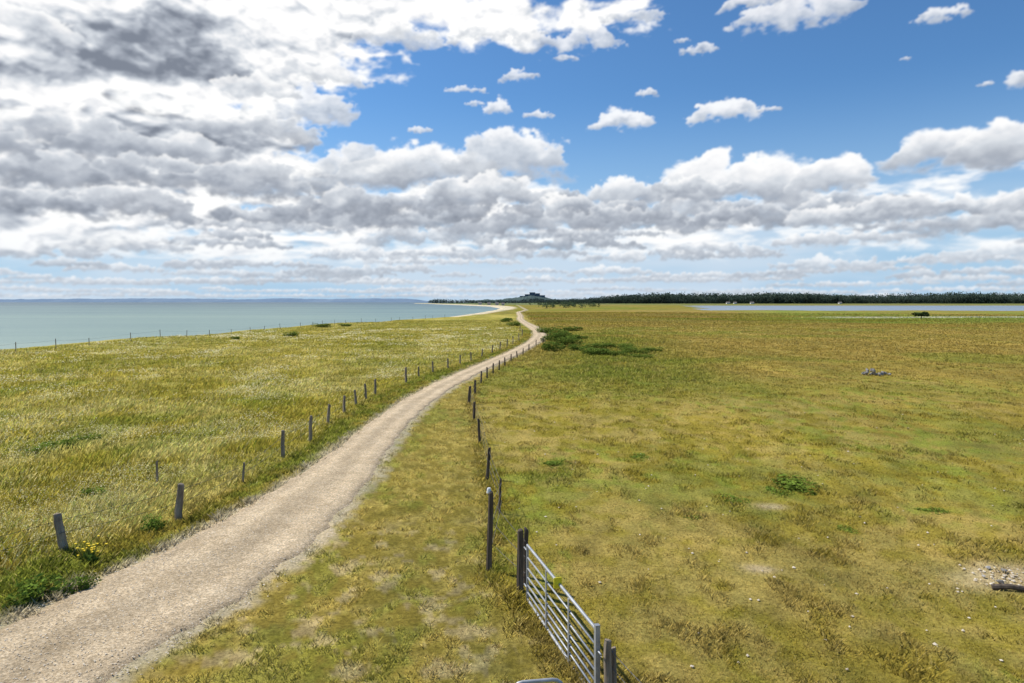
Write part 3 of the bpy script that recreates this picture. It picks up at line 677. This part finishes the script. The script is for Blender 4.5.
def cumulus(u,vb,W,Hh,seed,wisp=0.,dark=0.,dens=1.,bright=0.,solid=0.,warp=1.):
    rd=np.random.default_rng(seed)
    a=math.atan((u-512)/683.); ca=math.cos(a); x0=683*a; y0=(302-vb)*ca; W=W*ca*ca; Hh=Hh*ca
    m=Hh*.6+W*.1+4
    i0=max(0,int((y0-Hh*.5-4-cv[0])/ST)); i1=min(CH,int((y0+Hh*1.5+4-cv[0])/ST)+1)
    j0=max(0,int((x0-W*.5-m-cu[0])/ST)); j1=min(CW,int((x0+W*.5+m-cu[0])/ST)+1)
    if i1-i0<2 or j1-j0<2: return
    sl=(slice(i0,i1),slice(j0,j1)); U=UU[sl];V=VV[sl]
    n1=fbm(U/(.55*Hh),V/(.40*Hh),seed*7+1,6,.6)-.5; n2=fbm(U/(.55*Hh)+9,V/(.40*Hh)+4,seed*7+2,6,.6)-.5
    n3=fbm(U/(.22*Hh+2),V/(.15*Hh+1.5),seed*7+3,4,.6)-.5
    w_=(.62+.8*wisp)*warp
    px=U-x0+n1*Hh*w_*1.2; py=V-y0+n2*Hh*w_*.8
    n=int(14+W/Hh*10*dens)
    xi=rd.uniform(-.5,.5,n)*W*.94; pr=np.clip(1-(2*xi/W)**2,0,1)**.5
    lobe=.42+.70*np.array([float(vn(np.array([q/(Hh*1.0)+seed*3.3]),np.array([.5]),seed)[0]) for q in xi])
    lobe=lobe*(1-solid)+solid
    pr=np.clip(pr*lobe,.12,1.05)
    ri=Hh*rd.uniform(.16,.40,n)*(.45+.55*pr); yi=rd.uniform(0.05,1,n)**.8*np.maximum(pr*Hh-ri,ri*.15)
    g=np.zeros_like(px); SX=np.zeros_like(px); SY=np.zeros_like(px); SW=np.zeros_like(px)+1e-3
    for a_,b_,r_ in zip(xi,yi,ri):
        dx=(px-a_)/(1.3*r_); dy=(py-b_)/r_; s=np.clip(1-dx*dx-dy*dy,0,1); g+=s*s
        w2=s*s; SX+=w2*dx; SY+=w2*dy; SW+=w2
    base=ss(py+n3*Hh*.3,-.20*Hh-1,.22*Hh+.6)
    al=(1-np.exp(-g*(3.2-2.3*wisp)))*base
    al=ss(al+n3*(.6+.7*wisp)*(1-al)*(al>.01)*1.2,.04+.06*wisp,1.0)
    nx=SX/SW; ny=SY/SW
    hg=np.clip(py/(Hh*.75),0,1.2)
    lit=(-.42*nx+.75*ny)
    t=.17+.72*hg+.20*lit+.34*(n1+n2)*.5+.10*n3+bright-dark
    t=t+.45*(1-al)
    over(sl,hazed(tone(t),V),np.clip(al,0,1)*(1-.3*wisp))
def blobenv(lst,wu,wv):
    e=np.zeros_like(UU)
    for (u,v,ru,rv,w) in lst:
        a=math.atan((u-512)/683.); ca=math.cos(a)
        q=np.sqrt(((UU+wu-683*a)/(ru*ca*ca))**2+((VV+wv-(302-v)*ca)/(rv*ca))**2)
        e+=w*np.clip(1-q*.8,0,1)
    return e
def massive(env,dk,sx_,sy_,seed,lo,hi,amp=1.15,off=7,rg=.55,bright=1.0,rel_=2.2,nz=.15):
    def fld(U,V):
        wx=(fbm(U/(sx_*.5),V/(sy_*.5),seed+5,5,.55)-.5)*sx_*.35; wy=(fbm(U/(sx_*.5)+5,V/(sy_*.5)+8,seed+6,5,.55)-.5)*sy_*.35
        a=fbm((U+wx)/sx_,(V+wy)/sy_,seed,7,rg); b=1-np.abs(2*fbm((U+wx)/(sx_*.5),(V+wy)/(sy_*.5),seed+50,5,.5)-1)
        return .6*a+.4*b-.12
    f=fld(UU,VV); f2=fld(UU-off*.6,VV+off)
    D=env+amp*(f-.5)
    al=ss(D,lo,hi)
    rel=(f-f2)*amp
    t=bright-dk*ss(D,hi-.04,hi+.45)+rel*rel_-nz*(f-.5)
    over(FULL,hazed(tone(t),VV),al)
veil=ss(fbm(UU/190,VV/30,900,5),.34,.68)*(1-ss(VV,50,120))*.5*ss(VV,-2,3)
over(FULL,np.ones((CH,CW,3))*np.array([.76,.82,.90]),veil)
env=.56*ss(VV,18,50)*(1-ss(VV+FE2*60,105,165))+.12*ss(-UU,0,300)*(1-ss(VV,150,200))
massive(env,.48+0*UU,85,22,430,.44,.74,1.2,4)
rr_=np.random.default_rng(15); sd=100
for (vb,step,W0,W1,h0,h1,dk) in ((297,30,24,80,3.,6,.04),(292,38,30,110,4,8,.04),(284,48,40,130,6,11,.04),(274,62,50,170,8,16,.04),(263,82,60,210,9,22,.05),(250,104,70,240,12,28,.06),(237,130,80,280,14,34,.06),(224,170,100,300,18,44,.06)):
    u=-420+rr_.uniform(0,step)
    while u<1450:
        W=rr_.uniform(W0,W1); hh_=rr_.uniform(h0,h1)*(.6+.4*W/W1)
        cumulus(u,vb+rr_.uniform(-1,1)*(302-vb)*.20,W,hh_,sd,rr_.uniform(.0,.4),dk+rr_.uniform(-.14,.14),1.,solid=rr_.uniform(0,.5)); sd+=1
        u+=step*rr_.uniform(.5,1.6)
for (u,vb,W,hh_,wp_,dk) in ((-60,200,260,70,.2,.08),(90,215,300,60,.3,.18),(250,205,280,60,.2,.10),(330,180,200,56,.2,-.05),(430,190,200,52,.1,.0),(380,218,240,40,.3,.14),
 (505,172,130,58,.25,-.08),(500,208,180,40,.2,.08),(620,205,130,40,.1,-.05),(570,218,150,34,.3,.06),(670,222,160,34,.3,.08),(740,205,170,62,.05,-.05),(770,226,200,40,.3,.12),(700,196,90,34,.1,-.05),
 (850,226,150,30,.3,.06),(905,214,110,28,.1,-.03),(970,232,200,40,.3,.08),(1040,208,120,34,.1,-.02),(1120,215,240,60,.1,.05)):
    cumulus(u,vb,W,hh_,sd,wp_,dk,1.25); sd+=1
wu=FE2*110; wv=(fbm(UU/60,VV/44,310,6,.6)-.5)*74
env=blobenv([(40,120,330,120,.80),(150,165,320,75,.50),(-120,60,400,260,1.0),(270,150,170,45,.45)],wu,wv)
massive(env,.50+0*UU,90,40,401,.44,.74,1.30,6,.55,.98,2.6,.3)
for (u,vb,W,hh_,wp_,dk) in ((300,120,110,46,.4,-.15),(250,142,150,46,.35,.0),(60,150,170,50,.3,.10),(150,160,170,54,.25,.10),(170,188,180,50,.25,.12),(30,185,190,52,.3,.14),(20,212,190,44,.3,.18),(120,217,190,38,.3,.16),(235,190,150,42,.3,.04),(-60,150,200,80,.3,.08)):
    cumulus(u,vb,W,hh_,sd,wp_,dk,1.2,solid=.2); sd+=1
env=blobenv([(120,50,270,95,.95),(-60,20,280,130,.85),(250,45,160,80,.85),(330,8,200,62,.78),(450,2,150,46,.52),(560,20,115,44,.58),(620,8,75,28,.5)],wu*.8,wv*.8)
def heart(u,v,ru,rv,k):
    a0=math.atan((u-512)/683.); ca=math.cos(a0)
    q=((UU+wu*1.1-683*a0)/(ru*ca*ca))**2+((VV+wv*1.2-(302-v)*ca)/(rv*ca))**2
    return k*np.exp(-q**1.3)
dkm=.12+np.maximum(heart(148,52,105,46,.78),heart(60,78,80,30,.5))
massive(env,dkm,80,46,402,.44,.72,1.20,7,.55,1.02,2.4,.35)
for (u,vb,W,hh_,wp_,dk) in ((320,84,110,40,.6,-.2),(400,46,120,34,.7,-.15),(500,40,100,22,.8,-.15),(570,50,110,32,.7,-.2),(630,22,70,20,.7,-.2),(260,98,90,34,.6,-.2),(20,30,120,40,.5,-.3)):
    cumulus(u,vb,W,hh_,sd,wp_,dk,1.2,solid=.2); sd+=1
for (u,vb,W,hh_,wp_,br,so2) in ((950,168,140,56,.05,.06,.5),(1016,163,130,58,.05,.04,.4),(836,190,86,42,.05,.10,.8),(722,119,72,27,.4,.28,.7),(622,128,62,25,.45,.25,.6),(768,111,30,5,.8,.1,.5),
 (500,114,28,18,.6,.25,.5),(466,92,46,8,.8,.2,.6),(537,118,32,9,.7,.2,.6),(476,105,22,6,.8,.2,.5),(700,52,38,13,.8,.15,.5),(682,42,18,5,.9,.1,.5),(647,95,24,9,.7,.15,.6),(520,80,38,13,.8,.2,.5),(420,132,24,7,.7,.15,.6),(566,60,26,8,.8,.1,.5),
 (790,24,110,40,.6,.2,.4),(755,8,90,24,.6,.2,.4),(942,19,58,18,.7,.2,.5),(1022,84,28,20,.4,.15,.5),(985,86,18,6,.8,.1,.5),(905,60,14,4,.9,.05,.5),(1120,60,90,34,.3,.2,.4),(-120,30,90,30,.4,.1,.4)):
    cumulus(u,vb,W,hh_,sd,wp_,-br,1.4,solid=so2,warp=.9); sd+=1
def blur(A):
    A=np.pad(A,((1,1),(1,1))+((0,0),)*(A.ndim-2),mode='edge')
    A=(A[:-2]+2*A[1:-1]+A[2:])/4; return (A[:,:-2]+2*A[:,1:-1]+A[:,2:])/4
CC=blur(CC); CA=blur(CA)
fade_=(1-ss(VV,350,388))*ss(760-np.abs(UU),0,120)
rgb=CC/np.maximum(CA,1e-3)[...,None]; CA=CA*fade_
RB=60000.; az_=(UU/683.).ravel(); te_=(VV/683.).ravel()
P=np.column_stack([RB*np.sin(az_),RB*np.cos(az_),5+te_*RB])
i=np.arange(CH-1)[:,None]*CW; j=np.arange(CW-1)[None,:]
fa=np.stack([i+j,i+j+1,i+CW+j+1,i+CW+j],-1).reshape(-1,4)
m=bpy.data.materials.new("cloud_material"); m.use_nodes=True; nt=m.node_tree; nt.nodes.clear()
a=N(nt,"ShaderNodeVertexColor",layer_name="tint"); em=N(nt,"ShaderNodeEmission"); tr=N(nt,"ShaderNodeBsdfTransparent"); mx=N(nt,"ShaderNodeMixShader"); out=N(nt,"ShaderNodeOutputMaterial")
nt.links.new(a.outputs["Color"],em.inputs[0]); nt.links.new(a.outputs["Alpha"],mx.inputs[0]); nt.links.new(tr.outputs[0],mx.inputs[1]); nt.links.new(em.outputs[0],mx.inputs[2]); nt.links.new(mx.outputs[0],out.inputs[0])
try: m.cycles.emission_sampling='NONE'
except Exception: pass
cl=np.column_stack([np.clip(rgb.reshape(-1,3),0,1.1),CA.ravel()])
so_=obj("sky",mesh_np("sky",P,fa.ravel(),np.full(len(fa),4),m,cl,True),kind="structure")

# ---------------------------------------------------------------- world
W=bpy.data.worlds.new("World"); scene.world=W; W.use_nodes=True; nt=W.node_tree; nt.nodes.clear()
SUN=Vector((-.62,.30,.80)).normalized(); el=math.asin(SUN.z); az=math.atan2(SUN.x,SUN.y)
tc=N(nt,"ShaderNodeTexCoord"); sx=N(nt,"ShaderNodeSeparateXYZ"); nt.links.new(tc.outputs["Generated"],sx.inputs[0])
sky=N(nt,"ShaderNodeTexSky",sky_type='NISHITA'); sky.sun_disc=False; sky.sun_elevation=el; sky.sun_rotation=az; sky.air_density=1.; sky.dust_density=.3; sky.ozone_density=3.
gr_=mixrgb(nt,'MULTIPLY',1.,sky.outputs[0],(.66,1.0,1.26))
hz2=N(nt,"ShaderNodeMapRange",interpolation_type='SMOOTHSTEP'); hz2.inputs[1].default_value=-.02; hz2.inputs[2].default_value=.30; hz2.inputs[3].default_value=.95; hz2.inputs[4].default_value=0.; nt.links.new(sx.outputs[2],hz2.inputs[0])
gs_=mixrgb(nt,'MIX',hz2.outputs[0],gr_.outputs[0],(4.3,6.2,8.3))
b1=N(nt,"ShaderNodeBackground"); nt.links.new(gs_.outputs[0],b1.inputs[0]); b1.inputs[1].default_value=.10
wo=N(nt,"ShaderNodeOutputWorld"); nt.links.new(b1.outputs[0],wo.inputs[0])

sl=bpy.data.lights.new("sun",'SUN'); sl.energy=4.9; sl.angle=math.radians(.55); sl.color=(1,.95,.87)
so=bpy.data.objects.new("sun",sl); col.objects.link(so); so.rotation_euler=SUN.to_track_quat('Z','Y').to_euler(); so.location=(-20,10,40)

cam=bpy.data.cameras.new("camera"); cam.lens=24.01; cam.sensor_width=36; cam.shift_y=-39.5/1024; cam.clip_end=120000; cam.clip_start=.1
co=bpy.data.objects.new("camera",cam); col.objects.link(co); co.location=(0,0,H); co.rotation_euler=(math.pi/2,0,0); scene.camera=co
scene.view_settings.view_transform='Standard'; scene.view_settings.look='None'; scene.view_settings.exposure=0
